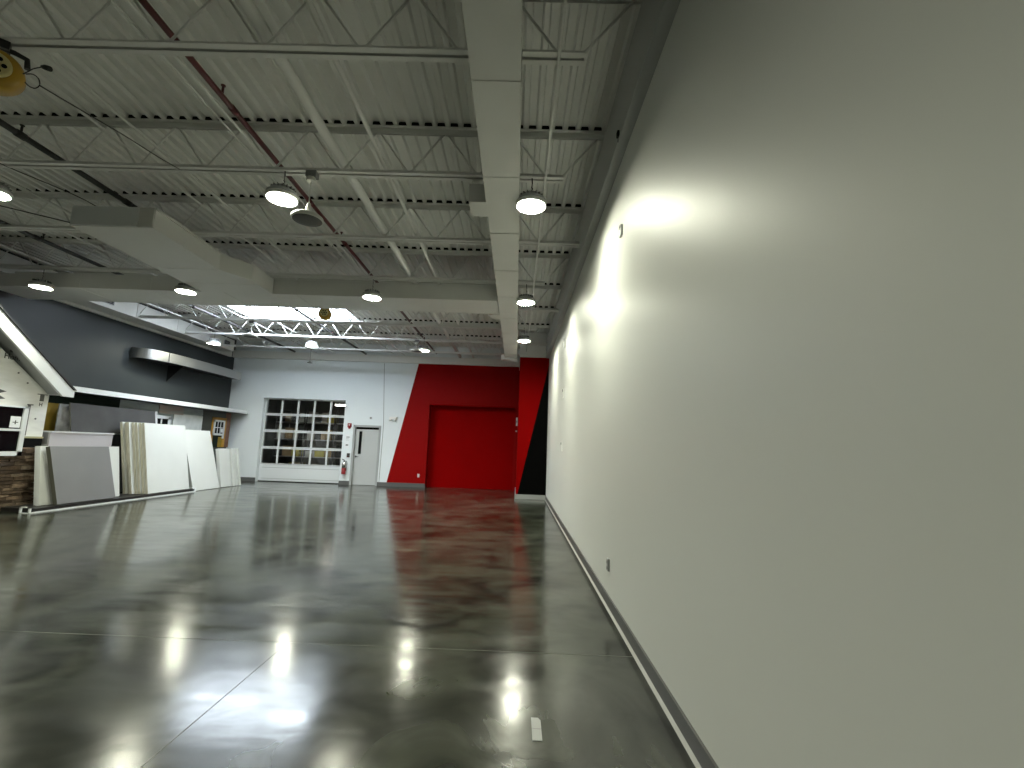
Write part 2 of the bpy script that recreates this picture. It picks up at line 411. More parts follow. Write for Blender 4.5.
for i, y in enumerate(JY):
    k = i-5
    if k >= 0: lab = 'white open-web steel roof joist, ' + ['nearest to the camera of those in view', 'second from the camera, carrying the near lamps', 'third from the camera, over the big duct box',
        'fourth from the camera, just before the cross duct', 'fifth from the camera, just beyond the cross duct', 'sixth from the camera, at the far edge of the skylight',
        'seventh from the camera, bright beyond the skylight', 'last one before the far wall'][k]
    else: lab = 'white open-web steel roof joist %s the viewpoint' % ['farthest behind', 'fourth behind', 'third behind', 'nearly above', 'just ahead of and above'][i]
    full = (i % 2 == 1) and i > 5
    if full:
        if jf is None: jf = make_joist(True); jf.location = (0, y, 0); jf['label'] = lab
        else: dup(jf, (0, y, 0), lab)
    else:
        if jh is None: jh = make_joist(False); jh.location = (0, y, 0); jh['label'] = lab
        else: dup(jh, (0, y, 0), lab)

# ------------------------------------------------------------------ ducts
ZB, ZT = 4.30, 4.59
def main_duct():
    t = thing('main_duct', 'wide white rectangular duct running away overhead near the right wall', 'duct', (-.31, 5, ZB))
    c = Vector((.31, -5, -ZB))
    def L(m, n, mt=M['duct']): m.xf(Matrix.Translation(c)); return m.build(n, mt, t)
    x0, x1 = -.44, -.058
    m = MB().box((x0, YB+.1, ZB), (x1, 14.6, ZT)); L(m, 'duct_body')
    for y in [-3.1, -1.8, -.6, .66, 1.96, 3.26, 4.555, 5.85, 7.15, 8.45, 9.9, 11.2, 12.5, 13.8]:
        L(MB().box((x0-.006, y, ZB-.006), (x1+.006, y+.012, ZT-.004)), 'duct_seam')
    # side registers
    for y in (5.07, 9.66):
        m = MB().prism([(x0-.2, ZB+.0), (x0, ZB+.0), (x0, ZB+.22), (x0-.2, ZB+.22)], 1, y, y+.34)
        L(m, 'side_outlet')
    L(MB().prism([(x0-.12, 14.45), (x0, 14.3), (x1, 14.3), (x1, 14.62), (x0-.12, 14.62)], 2, ZB-.06, ZB+.1), 'end_outlet')
main_duct()
def cross_duct():
    t = thing('cross_duct', 'white rectangular duct crossing the whole room before the skylight', 'duct', (-5.3, 9, ZB))
    c = Vector((5.3, -9, -ZB))
    def L(m, n, mt=M['duct']): m.xf(Matrix.Translation(c)); return m.build(n, mt, t)
    L(MB().box((-9.9, 8.72, ZB), (-.46, 9.62, ZT)), 'duct_body')
    for x in (-8.6, -7.2, -5.75, -4.35, -3.0, -1.6):
        L(MB().box((x, 8.714, ZB-.006), (x+.012, 9.626, ZT-.004)), 'duct_seam')
cross_duct()
def box_duct():
    t = thing('plenum_duct', 'large white duct box with a pale end panel, joining the cross duct on the left', 'duct', (-5.5, 5.8, ZB))
    c = Vector((5.5, -5.8, -ZB))
    def L(m, n, mt=M['duct']): m.xf(Matrix.Translation(c)); return m.build(n, mt, t)
    y0 = 6.0
    m = MB(); b = m.bm
    L(MB().prism([(-6.18, y0), (-5.03, y0), (-5.08, 7.5), (-4.80, 8.0), (-4.80, 8.715), (-6.18, 8.715)], 2, ZB, ZT), 'duct_body')
    L(MB().box((-6.16, y0-.025, ZB+.01), (-5.25, y0, ZT-.01)), 'end_panel', M['pwhite'])
    L(MB().box((-5.20, y0-.012, ZB+.01), (-5.04, y0, ZT-.01)), 'end_flange', M['duct'])
    for y in (7.5, 8.2): L(MB().box((-6.186, y, ZB-.006), (-5.07 if y < 7.6 else -4.79, y+.012, ZB)), 'duct_seam')
    L(MB().prism([(-5.04, y0), (-5.01, y0), (-5.06, 7.5), (-5.09, 7.5)], 2, ZT-.03, ZT), 'top_flange')
box_duct()
def left_duct():
    t = thing('side_duct', 'white duct with small square grilles running along the left wall', 'duct', (-10.3, 9, 4.56))
    c = Vector((10.3, -9, -4.56))
    def L(m, n, mt=M['duct']): m.xf(Matrix.Translation(c)); return m.build(n, mt, t)
    L(MB().box((-10.6, 1.5, 4.56), (-10.08, 16.2, 4.95)), 'duct_body')
    L(MB().box((-10.08, 8.75, 4.3), (-9.9, 9.6, 4.56)).box((-10.5, 8.75, 4.3), (-10.08, 9.6, 4.56)), 'duct_boot')
    for y in (10.85, 15.6):
        g = L(MB().box((-10.08, y, 4.66), (-10.065, y+.34, 4.84)), 'grille', M['frame_g'])
        s_ = MB()
        for k in range(5): s_.box((-10.065, y+.03, 4.68+k*.035), (-10.055, y+.31, 4.70+k*.035))
        s_.xf(Matrix.Translation(c)); s_.build('grille_slats', M['dark'], g)
    for y in (3.0, 4.5, 6.0, 7.5, 10.4, 11.9, 13.4, 14.9): L(MB().box((-10.606, y, 4.554), (-10.074, y+.012, 4.955)), 'duct_seam')
left_duct()

# ------------------------------------------------------------------ pipes and conduits running away from the camera
def pipe(name, x, z, r, m, label, cat, y0=-5.8, y1=16.9, coup=None, extra=None):
    t = thing(name, label, cat, (x, 8, z))
    MB().tube([(0, y0-8, 0), (0, y1-8, 0)], r, 12 if r > .03 else 8).build('pipe_run', m, t)
    for y in (coup or []):
        MB().tube([(0, y-8-.05, 0), (0, y-8+.05, 0)], r*1.25, 12).build('coupling', m, t)
    for y in (extra or []):   # sprinkler heads: a short upright nipple with a deflector
        h = MB().tube([(0, y-8, 0), (0, y-8, .11)], .012, 8).build('sprinkler_head', m, t)
        MB().lathe([(.022, .11), (.022, .118)], (0, y-8, 0), 12).build('deflector', m, h)
    return t
pipe('sprinkler_pipe', -3.03, 4.86, .028, M['redpipe'], 'dark red sprinkler pipe running away over the near lamps', 'pipe', coup=[2.2, 4.4, 6.2, 7.6, 11, 14], extra=[4.2, 7.4, 11.1, 14.6])
pipe('sprinkler_pipe', -5.62, 4.76, .033, M['cable'], 'black sprinkler pipe passing behind the big duct box', 'pipe', coup=[4.75, 6.2, 11.4, 14.2], extra=[4.75, 7.2, 11.2, 14.8])
pipe('sprinkler_pipe', -8.25, 4.76, .033, M['cable'], 'black sprinkler pipe nearest the left wall', 'pipe', coup=[4.75, 7.5, 11.4, 14.2], extra=[7.6, 11.2, 14.8])
pipe('steel_conduit', -2.96, 4.66, .013, M['white'], 'thin white conduit just left under the red sprinkler pipe', 'conduit', y1=8.6)
pipe('steel_conduit', -3.10, 4.69, .010, M['white'], 'thinner white conduit, outer of the pair beside the red pipe', 'conduit', y1=8.6)
pipe('steel_conduit', -4.18, 4.74, .015, M['white'], 'thin white conduit over the left side of the cross duct, second from the black pipe', 'conduit')
pipe('steel_conduit', -4.62, 4.80, .014, M['white'], 'thin white conduit close beside the big duct box', 'conduit')
pipe('steel_conduit', -6.75, 4.74, .014, M['white'], 'thin white conduit left of the big duct box', 'conduit')
pipe('steel_conduit', -7.45, 4.74, .016, M['white'], 'thin white conduit midway between duct box and left wall', 'conduit')
pipe('steel_conduit', -9.2, 4.74, .018, M['white'], 'white conduit nearest the left wall', 'conduit', y1=16.0)
pipe('roof_drain_pipe', -2.16, 4.78, .055, M['white'], 'thick white pipe running away left of centre', 'pipe', coup=[5.3, 6.95, 11])
pipe('steel_pipe', -1.66, 4.76, .026, M['white'], 'medium white pipe between thick pipe and main duct', 'pipe', coup=[6.9])
pipe('steel_conduit', .235, 4.575, .014, M['white'], 'thin white conduit right of the main duct feeding the lamp row', 'conduit', y1=14.6)

# ------------------------------------------------------------------ high-bay lamps
def make_lamp():
    t = thing('high_bay_lamp', '', 'ceiling lamp', (0, 0, 0), 0, 'round high-bay lamps')
    MB().lathe([(.13, .038), (.168, .02), (.176, .055), (.155, .075), (.105, .085), (.10, .13), (.06, .14)], seg=32).build('housing', M['frame_g'], t)
    MB().lathe([(.163, -.012), (.170, -.012), (.176, .03), (.158, .034), (.163, -.012)], seg=32, caps=False).build('reflector_rim', M['plast'], t)
    m = MB()
    for k in range(16):
        a = 2*PI*k/16
        b = MB().box((.06, -.003, .083), (.135, .003, .125)); b.xf(Matrix.Rotation(a, 4, 'Z'))
        for f in b.bm.faces: m.bm.faces.new([m.bm.verts.new(v.co) for v in f.verts])
    m.build('cooling_fins', M['graybox'], t)
    MB().lathe([(.02, .012), (.08, .014), (.12, .018), (.148, .026), (.155, .032), (.155, .036)], seg=32).build('lens', M['lens'], t)
    MB().tube([(0, 0, .14), (0, 0, .19), (.012, 0, .205), (0, 0, .22), (0, 0, .23)], .006, 6).build('hook', M['black_metal'], t)
    MB().tube([(0, 0, .22), (.005, 0, .28), (0, 0, .355)], .006, 6).build('power_cord', M['cable'], t)
    return t
lamps = [(.08, 5.05, 4.26, 'round lit lamp hanging just right of the main duct, nearest of its row'),
         (.095, 8.50, 4.22, 'round lit lamp right of the main duct, second of its row'),
         (.115, 12.0, 4.30, 'round lit lamp right of the main duct, farthest, before the column'),
         (-2.79, 5.05, 4.26, 'round lit lamp beside the near pendant speaker'),
         (-2.80, 8.50, 4.22, 'round lit lamp against the middle of the cross duct'),
         (-2.85, 13.72, 4.31, 'round lit lamp above the red and grey paint edge'),
         (-6.33, 8.50, 4.22, 'round lit lamp under the left end of the big duct box'),
         (-6.2, 13.70, 4.33, 'round lit lamp above the glazed overhead door'),
         (-9.15, 13.70, 4.31, 'round lit lamp by the end of the left wall duct'),
         (-6.25, 5.10, 4.26, 'round lit lamp at the left picture edge below the black pipe'),
         (-9.1, 8.50, 4.22, 'round lit lamp hanging before the dark left wall above the house gable')]
for i, x in enumerate((.08, -2.75, -6.1, -9.1)):  # unseen lamps that continue the rows, added for the light they give
    for j, y in enumerate((1.63, -1.83)):
        if i == 0 or j == 0: continue
        lamps.append((x, y, 4.26, 'unseen lamp added %s, %s row counted from the right wall' % (('overhead out of view', 'behind the viewpoint')[j], ('first', 'second', 'third', 'fourth')[i])))
lamps.append((-9.1, 5.08, 4.26, 'round lamp off the left edge over the near side of the house'))
l0 = make_lamp()
for i, (x, y, z, lab) in enumerate(lamps):
    if i == 0: l0.location = (x, y, z); l0['label'] = lab
    else: dup(l0, (x, y, z), lab)

# ------------------------------------------------------------------ pendant speakers
def make_speaker(e=0):
    t = thing('pendant_speaker', '', 'speaker', (0, 0, 0), 0, 'white pendant speakers')
    MB().lathe([(.165, .0), (.175, .012), (.172, .035), (.14, .06), (.08, .085), (.035, .12), (.02, .19), (.018, .21)], seg=36).build('speaker_shell', M['spk'], t)
    MB().lathe([(.03, -.014), (.10, -.008), (.160, .0), (.160, .006)], seg=36).build('speaker_grille', M['grille'], t)
    MB().tube([(0, 0, .2), (.0, 0, .50-e)], .0065, 6).build('hanging_rod', M['spk'], t)
    MB().lathe([(.05, .47-e), (.055, .48-e), (.05, .52-e), (.02, .53-e)], seg=20).build('ceiling_mount', M['spk'], t)
    MB().box((-.06, -.03, .53-e), (.06, .06, .60-e)).build('junction_box', M['graybox'], t)
    return t
s0 = make_speaker(); s0.location = (-2.47, 5.04, 4.0); s0['label'] = 'white cone pendant speaker with grey grille, large beside the near lamp'
s1 = make_speaker(.17); s1.location = (-7.07, 12.0, 4.17); s1['label'] = 'white cone pendant speaker seen below the skylight'
s2 = make_speaker(.25); s2.location = (-3.05, 13.7, 4.27); s2['label'] = 'small grey-looking pendant speaker beside the far lamp by the red paint'

# ------------------------------------------------------------------ yellow cable reels
def make_reel():
    t = thing('cable_reel', '', 'cable reel', (0, 0, 0), 0, 'yellow cable reels hung from the joists')
    RX = Matrix.Rotation(PI/2, 4, 'X')      # reel axis along Y: faces the room
    m = MB().lathe([(.10, -.10), (.145, -.09), (.165, -.05), (.165, .05), (.145, .09), (.10, .10)], seg=28); m.xf(RX); m.build('reel_housing', M['yellow'], t)
    m = MB().lathe([(.085, .098), (.10, .104), (.10, .125), (.085, .13)], seg=24); m.xf(RX); hub = m.build('hub_plate', M['cream'], t)
    for k in range(6):
        a = 2*PI*k/6
        m = MB().lathe([(.017, .13), (.017, .133)], (.055*math.cos(a), .055*math.sin(a), 0), 12); m.xf(RX); m.build('hub_hole', M['dark'], hub)
    m = MB().lathe([(.02, .13), (.018, .136)], seg=12); m.xf(RX); m.build('hub_hole', M['dark'], hub)
    MB().tube([(-.12, 0, .10), (-.14, 0, .2), (-.08, 0, .215), (.08, 0, .215), (.15, 0, .2), (.16, 0, .12)], .02, 8).build('mounting_bracket', M['black_metal'], t)
    MB().box((-.05, -.04, .20), (.05, .04, .27)).build('hanger_plate', M['black_metal'], t)
    return t
r0 = make_reel(); r0.rotation_euler = (0, 0, .75); r0.location = (-4.235, 3.33, 4.325); r0['label'] = 'yellow cable reel on a black bracket, cut by the left picture edge'
# the near reel's short lead: from the housing out to a black plug, plus the loop
t = thing('power_lead', 'short looped black lead with a plug at the near yellow cable reel', 'power lead', (-3.96, 3.3, 4.29))
def rel(pts): return [(x+3.96, 0, z-4.29) for x, z in pts]
cable('lead_cord', rel([(-3.98, 4.285), (-3.94, 4.31), (-3.90, 4.335), (-3.83, 4.352)]), .004, M['cable'], parent=t)
cable('lead_loop', rel([(-3.955, 4.286), (-3.90, 4.285), (-3.85, 4.25), (-3.83, 4.195), (-3.86, 4.165), (-3.91, 4.18), (-3.95, 4.215)]), .004, M['cable'], parent=t)
MB().tube([(.12, 0, .062), (.15, 0, .058), (.19, 0, .045)], [.012, .02, .02], 10).build('plug', M['cable'], t)
r1 = dup(r0, (-4.41, 10.26, 4.37), 'small yellow cable reel hanging against the skylight', .2); r1.scale = (.85, .85, .85)

# ------------------------------------------------------------------ curved metal awning on the left wall
def awning():
    t = thing('curved_awning', 'curved metal awning with a bright fascia high on the dark left wall', 'awning', (-10.7, 14.7, 3.62))
    c = Vector((10.7, -14.7, -3.62))
    P = [(-10.69, 12.62), (-10.50, 12.62), (-10.32, 12.74), (-10.20, 12.98), (-10.13, 13.35), (-10.07, 13.9), (-10.05, 14.6), (-10.05, 15.3), (-10.07, 16.0), (-10.09, 16.75), (-10.09, 16.8)]
    out = []
    for i in range(len(P)-1):
        a, b, cc, d = (Vector(P[max(i-1, 0)]), Vector(P[i]), Vector(P[i+1]), Vector(P[min(i+2, len(P)-1)]))
        for k in range(4):
            q = k/4; out.append(.5*((2*b)+(cc-a)*q+(2*a-5*b+4*cc-d)*q*q+(3*b-a-3*cc+d)*q**3))
    out.append(Vector(P[-1]))
    m = MB(); z0, z1 = 3.62, 3.90
    inn = [Vector((v.x-.03, v.y+.0)) for v in out]
    for i in range(len(out)-1):
        a, b = out[i], out[i+1]
        vs = [m.bm.verts.new((p_.x, p_.y, z)) for p_, z in ((a, z0), (b, z0), (b, z1), (a, z1))]
        f = m.bm.faces.new(vs)
    bmesh.ops.remove_doubles(m.bm, verts=m.bm.verts, dist=1e-5)
    m.xf(Matrix.Translation(c)); o = m.build('fascia', M['steel'], t); s_ = o.modifiers.new('thick', 'SOLIDIFY'); s_.thickness = .02
    m = MB().prism([(v.x-.02, v.y) for v in out]+[(-10.69, 16.8)], 2, 3.64, 3.67); m.xf(Matrix.Translation(c)); m.build('awning_soffit', M['black_metal'], t)
    for y in (14.05,):
        m = MB().prism([(-10.69, 3.15), (-10.69, 3.66), (-10.25, 3.66), (-10.25, 3.62)], 1, y, y+.03); m.xf(Matrix.Translation(c)); m.build('bracket', M['black_metal'], t)
    for y in (13.28, 14.9):
        x = -10.105 if y < 14 else -10.035
        m = MB().box((x-.01, y, 3.62), (x+.004, y+.012, 3.90)); m.xf(Matrix.Translation(c)); m.build('fascia_seam', M['graybox'], t)
awning()

# ------------------------------------------------------------------ eave over the display wall
def eave():
    t = thing('eave', 'long white eave with dark underside above the siding samples', 'eave', (-10.3, 13.5, 2.43))
    c = Vector((10.3, -13.5, -2.43))
    m = MB().box((-9.97, 9.85, 2.425), (-9.94, 17.28, 2.545)); m.xf(Matrix.Translation(c)); m.build('fascia_board', M['pwhite'], t)
    m = MB().box((-10.69, 9.85, 2.44), (-9.97, 17.28, 2.46)); m.xf(Matrix.Translation(c)); m.build('soffit_board', M['graybox'], t)
    m = MB().box((-10.69, 9.85, 2.46), (-9.97, 17.28, 2.53)); m.xf(Matrix.Translation(c)); m.build('roof_board', M['wall_l'], t)
eave()

# ------------------------------------------------------------------ sample house front
HX = -9.7
def house():
    t = thing('house_mockup', 'mock house front with white wrap, gable, black window and stone base', 'house front', (-10.2, 7.2, 0))
    c = Vector((10.2, -7.2, 0))
    def L(m, n, mt, par=None): m.xf(Matrix.Translation(c)); return m.build(n, mt, par or t)
    y0, y1, pk = 4.8, 9.6, 7.2
    eh = 2.27; ph = 4.02
    wall = L(MB().prism([(y0, 1.19), (y1, 1.19), (y1, eh), (pk, ph), (y0, eh)], 0, -10.69, HX), 'wrapped_wall', M['wrap'])
    # stacked stone base
    st = MB(); rnd = random.Random(3)
    z = 0
    while z < 1.17:
        h = rnd.uniform(.045, .085); h = min(h, 1.18-z)
        y = y0+rnd.uniform(0, .1)
        while y < y1-.02:
            wd = rnd.uniform(.16, .42); e = min(y+wd, y1+rnd.uniform(-.02, .03)); pz = rnd.uniform(.0, .04)
            x1_ = HX+.02+pz; j = lambda a=.006: rnd.uniform(-a, a)
            vs = [(HX-.25, y, z), (x1_+j(), y+.004, z+.004+j()), (x1_+j(), e-.004, z+.004+j()), (HX-.25, e, z), (HX-.25, y, z+h), (x1_+j(), y+.006, z+h-.005+j()), (x1_+j(), e-.006, z+h-.005+j()), (HX-.25, e, z+h)]
            v = [st.bm.verts.new(q) for q in vs]
            for q in ((3,2,1,0),(4,5,6,7),(0,1,5,4),(1,2,6,5),(2,3,7,6),(3,0,4,7)): st.bm.faces.new([v[k] for k in q])
            y = e
        z += h
    L(st, 'stone_base', M['stone'])
    L(MB().box((-10.69, y0, 0), (HX-.2, y1-.03, 1.18)), 'base_core', M['olive'])
    # dark band and tan sill above the stone right of the window
    L(MB().box((HX, 9.17, 1.19), (HX+.012, y1, 1.37)), 'dark_band', M['dark'])
    L(MB().box((HX, 9.17, 1.37), (HX+.03, y1, 1.405)), 'sill_strip', M['tan'])
    L(MB().box((HX, 9.215, 1.42), (HX+.006, 9.265, 2.03)), 'flashing_tape', M['tape'])
    L(MB().box((HX, 9.20, 2.02), (HX+.02, 9.30, 2.04)), 'flashing_tape', M['tape'])
    # barge boards on the overhanging rake
    sl = (ph-eh)/(pk-y0)
    bx0, bx1 = -9.48, -9.43
    for s_ in (1, -1):
        ye = 9.86 if s_ > 0 else 4.54
        top = lambda y: 2.40 + (9.78-y)*.80 if s_ > 0 else 2.40 + (y-4.62)*.80
        ptop = top(pk)
        pts = [(ye, 2.25), (ye, 2.40), (ye-.04*s_, 2.40), (pk, ptop), (pk, ptop-.28), (ye-.24*s_, 2.25)]
        L(MB().prism(pts, 0, bx0, bx1), 'barge_board', M['pwhite'])
        # rake soffit: overhang between barge board and wall
        L(MB().prism([(ye, 2.28), (ye, 2.40), (pk, ptop), (pk, ptop-.06), (ye-.3*s_, 2.28)], 0, -10.69, bx0), 'roof_slope', M['frame_g'])
        L(MB().prism([(ye+.03*s_, 2.40), (pk, ptop+.03), (pk, ptop), (ye-.02*s_, 2.40)], 0, -10.69, bx1+.02), 'roof_edge', M['black_metal'])
    # window: frame, glass, rail, sticker
    w0, w1, z0, z1 = 8.02, 9.16, 1.03, 1.985
    fr = L(MB().box((HX, w0, z0), (HX+.095, w0+.08, z1)).box((HX, w1-.085, z0), (HX+.095, w1, z1)).box((HX, w0, z0), (HX+.095, w1, z0+.085)).box((HX, w0, z1-.035), (HX+.095, w1, z1))
      .box((HX, w0, 1.50), (HX+.09, w1, 1.545)), 'window_frame', M['pwhite'])
    L(MB().box((HX, w0+.03, z0+.03), (HX+.07, w1-.03, z1-.02)), 'window_glass', M['winblack'], fr)
    L(MB().box((HX+.07, 8.87, 1.565), (HX+.074, 9.06, 1.78)), 'window_sticker', M['paper'], fr)
    L(MB().box((HX+.074, 8.915, 1.66), (HX+.076, 9.015, 1.675)).box((HX+.074, 8.955, 1.63), (HX+.076, 8.975, 1.705)), 'sticker_print', M['ink'], fr)
    w0, w1 = 5.24, 6.38
    fr = L(MB().box((HX, w0, z0), (HX+.095, w0+.08, z1)).box((HX, w1-.085, z0), (HX+.095, w1, z1)).box((HX, w0, z0), (HX+.095, w1, z0+.085)).box((HX, w0, z1-.035), (HX+.095, w1, z1))
      .box((HX, w0, 1.50), (HX+.09, w1, 1.545)), 'window_frame', M['pwhite'])
    L(MB().box((HX, w0+.03, z0+.03), (HX+.07, w1-.03, z1-.02)), 'window_glass', M['winblack'], fr)
    # printing and nail heads on the wrap
    def word(txt, y, z, size, rot=0):
        cu = bpy.data.curves.new('t', 'FONT'); cu.body = txt; cu.size = size; cu.extrude = .001; cu.offset = size*.02
        ob = bpy.data.objects.new('t', cu); COL.objects.link(ob)
        dg = bpy.context.evaluated_depsgraph_get(); me = bpy.data.meshes.new_from_object(ob.evaluated_get(dg))
        bpy.data.objects.remove(ob); me.materials.clear(); me.materials.append(M['ink'])
        o = bpy.data.objects.new('wrap_lettering', me); COL.objects.link(o); o.parent = t
        o.matrix_local = Matrix.Translation(c) @ Matrix.Translation((HX+.003, y, z)) @ Matrix.Rotation(PI/2, 4, 'Z') @ Matrix.Rotation(PI/2, 4, 'X') @ Matrix.Rotation(rot, 4, 'Z')
    word('Home', 8.62, 2.86, .145, -.02)
    word('H', 9.42, 2.02, .10)
    L(MB().tube([(HX-.01, 8.75, 3.02), (HX+.006, 8.75, 3.02)], .035, 10), 'wrap_lettering', M['ink'])
    L(MB().prism([(8.52, 2.30), (8.78, 2.24), (8.62, 2.18), (8.78, 2.10), (8.52, 2.06)], 0, HX-.005, HX+.003), 'wrap_lettering', M['ink'])
    for y, z in ((9.40, 1.76), (9.13, 2.45), (8.93, 2.62)):
        L(MB().tube([(HX-.01, y, z), (HX+.008, y, z)], .016, 8), 'cap_nail', M['ink'])
    L(MB().box((HX, 9.42, 2.12), (HX+.008, 9.50, 2.26)).box((HX, 9.36, 2.25), (HX+.008, 9.56, 2.265)), 'flashing_tape', M['tape'])
house()

# ------------------------------------------------------------------ siding samples on the wall under the eave
def sample(name, y0, y1, z0, z1, x, m, label, cat='wall sample', th=.03, laps=0):
    mb = MB()
    if laps:
        h = (z1-z0)/laps
        for k in range(laps):
            a = z0+k*h
            mb.prism([(x-th, a), (x+.004, a), (x-.010, a+h), (x-th, a+h)], 1, y0, y1)
    else: mb.box((x-th, y0, z0), (x, y1, z1))
    return tag(mb.build(name, m), label, cat)
XD = -10.38
struct(MB().box((XL, 9.6, 0), (XD-.05, 17.0, 2.42)).build('wall_display', M['wall_l']), 'low display wall behind the samples', 'wall')
sample('ochre_panel', 9.62, 10.62, 1.5, 2.15, XD, M['ochre'], 'ochre yellow sheathing panel beside the white house corner')
sample('wall_sample', 9.62, 12.15, 2.15, 2.42, XD, M['dgreen'], 'green-black band under the near end of the eave')
sample('lap_siding', 12.15, 15.45, 1.5, 2.42, XD, M['teal'], 'pale blue-grey lap siding behind the tall white boards', laps=5)
sample('stone_siding', 14.1, 15.42, 1.5, 2.2, XD+.03, M['pale'], 'pale textured square sample right of the tiny window', th=.025)
sample('pink_siding', 13.5, 14.5, 2.17, 2.42, XD+.03, M['pink'], 'pinkish siding strip directly under the eave', laps=2, th=.025)
sample('olive_panel', 15.45, 16.0, 1.2, 2.42, XD, M['olivewall'], 'olive-black panel left of the ochre window trim')
sample('brick_panel', 16.7, 17.0, 1.2, 2.42, XD, M['brickb'], 'brown brick panel at the far end under the eave')
sample('olive_panel', 16.0, 16.7, 2.2, 2.42, XD, M['olivewall'], 'dark panel over the ochre window trim')
sample('crumpled_wrap', 10.31, 10.76, 1.52, 2.14, -10.15, M['mesh'], 'crumpled grey wrap piece beside the ochre panel', th=.02)
# ochre-trimmed small window
def small_window():
    t = thing('sample_window', 'small white gridded window in ochre wood trim near the far corner', 'window sample', (XD, 16.35, 1.2))
    c = Vector((-XD, -16.35, -1.2))
    def L(m, n, mt, par=None): m.xf(Matrix.Translation(c)); return m.build(n, mt, par or t)
    x = XD+.02
    L(MB().box((XD-.03, 15.95, 1.2), (x, 16.06, 2.22)).box((XD-.03, 16.62, 1.2), (x, 16.74, 2.22)).box((XD-.03, 15.95, 2.14), (x, 16.74, 2.22)), 'ochre_trim', M['orange'])
    L(MB().box((XD-.03, 16.06, 1.2), (XD-.01, 16.62, 1.62)), 'lower_opening', M['dgreen'])
    L(MB().box((XD-.03, 16.40, 1.2), (XD-.005, 16.62, 1.55)), 'ochre_panel', M['ochre'])
    fr = MB(); a, b, z0, z1 = 16.02, 16.62, 1.60, 2.13
    fr.box((x, a, z0), (x+.03, a+.07, z1)).box((x, b-.07, z0-.1), (x+.03, b, z1)).box((x, a, z0), (x+.03, b, z0+.07)).box((x, a, z1-.06), (x+.03, b, z1))
    for k in (1, 2): fr.box((x, a+.07+k*.155-.012, z0), (x+.02, a+.07+k*.155+.012, z1))
    fr.box((x, a, 1.855), (x+.02, b, 1.88))
    f = L(fr, 'window_frame', M['pwhite'])
    L(MB().box((x-.01, a+.02, z0+.02), (x+.008, b-.02, z1-.02)), 'window_glass', M['winblack'], f)
    L(MB().box((x+.02, 16.42, 1.70), (x+.024, 16.54, 1.84)), 'paper_label', M['paper'], f)
small_window()
def tiny_window():
    t = thing('sample_window', 'white window sample mostly hidden behind the tall white boards', 'window sample', (XD, 13.6, 1.5))
    c = Vector((-XD, -13.6, -1.5))
    def L(m, n, mt, par=None): m.xf(Matrix.Translation(c)); return m.build(n, mt, par or t)
    x = XD+.035
    fr = MB(); a, b, z0, z1 = 13.25, 13.95, 1.5, 2.10
    fr.box((x, a, z0), (x+.03, a+.09, z1)).box((x, b-.09, z0), (x+.03, b, z1)).box((x, a, z0), (x+.03, b, z0+.07)).box((x, a, z1-.09), (x+.03, b, z1)).box((x, a+.33, z0), (x+.025, a+.37, z1))
    f = L(fr, 'window_frame', M['pwhite'])
    L(MB().box((x-.01, a+.02, z0+.02), (x+.008, b-.02, z1-.02)), 'window_glass', M['winblack'], f)
tiny_window()

# ------------------------------------------------------------------ leaning sheets
def board(name, y0, y1, xb, xt, h, th, m, edge, label, cat='board', z0=0.0, group=None, skew=0):
    mb = MB(); b = mb.bm
    def V(x, y, z): return b.verts.new((x, y, z))
    dx = xt-xb; L_ = math.hypot(dx, h); nx, nz = h/L_, -dx/L_    # face normal (+X side)
    bx, bz = -nx*th, -nz*th
    low = min(0, bz)
    P = [(xb, z0-low), (xt, z0-low+h), (xt+bx, z0-low+h+bz), (xb+bx, z0-low+bz)]
    A = [V(P[0][0], y0, P[0][1]), V(P[1][0], y0+skew, P[1][1]), V(P[2][0], y0+skew, P[2][1]), V(P[3][0], y0, P[3][1])]
    B = [V(P[0][0], y1, P[0][1]), V(P[1][0], y1+skew, P[1][1]), V(P[2][0], y1+skew, P[2][1]), V(P[3][0], y1, P[3][1])]
    fs = [b.faces.new([A[i], A[(i+1) % 4], B[(i+1) % 4], B[i]]) for i in range(4)]
    mb._m([fs[0], fs[2], fs[1]], m); mb._m([fs[3], b.faces.new(A[::-1]), b.faces.new(B)], edge)
    o = mb.build(name, None); return tag(o, label, cat, group)
ordn = ['front', 'second', 'third', 'fourth', 'fifth', 'sixth', 'rearmost']
for k in range(7):
    y0 = [11.74, 11.72, 11.68, 11.66, 11.58, 11.62, 11.55][k]
    board('insulation_board', y0, 13.21-.02*k, -9.0-.068*k, -9.34-.066*k, 1.73, .06, M['foam'], M['foam_edge'],
          ['tall white board, front one of the leaning stack with the wide white face', 'tall white board right behind the front one of the tall stack'][k] if k < 2 else
          'tall white board, %s from the front of the tall stack, showing its yellowish edge' % ordn[k] if k < 6 else 'tall white board, rearmost of the tall leaning stack', z0=.08, group='tall white boards leaning in a stack')
board('insulation_board', 13.36, 14.54, -8.98, -9.40, 1.70, .05, M['foam'], M['foam'], 'tall white board standing by itself right of the tall stack', skew=-.13, group='tall white boards right of the stack')
board('insulation_board', 13.42, 14.50, -9.06, -9.49, 1.70, .05, M['foam'], M['foam'], 'tall white board hidden close behind the lone one', skew=-.13, group='tall white boards right of the stack')
# short sheets by the corner, edges to the room
for k, (a, b_, xb) in enumerate([(14.62, 15.14, -8.98), (15.20, 15.32, -8.96), (15.37, 15.47, -8.97), (15.52, 15.62, -8.95)]):
    board('short_board', a, b_, xb, xb-.22, 1.17, .10, M['foam'], M['foam'],
          ['short white board, widest and leftmost of the low group by the corner', 'narrow short white board next to the wide one in the corner group', 'narrow short white board, third in the corner group',
           'narrow short white board, last in the corner group'][k], group='short white boards near the far corner')
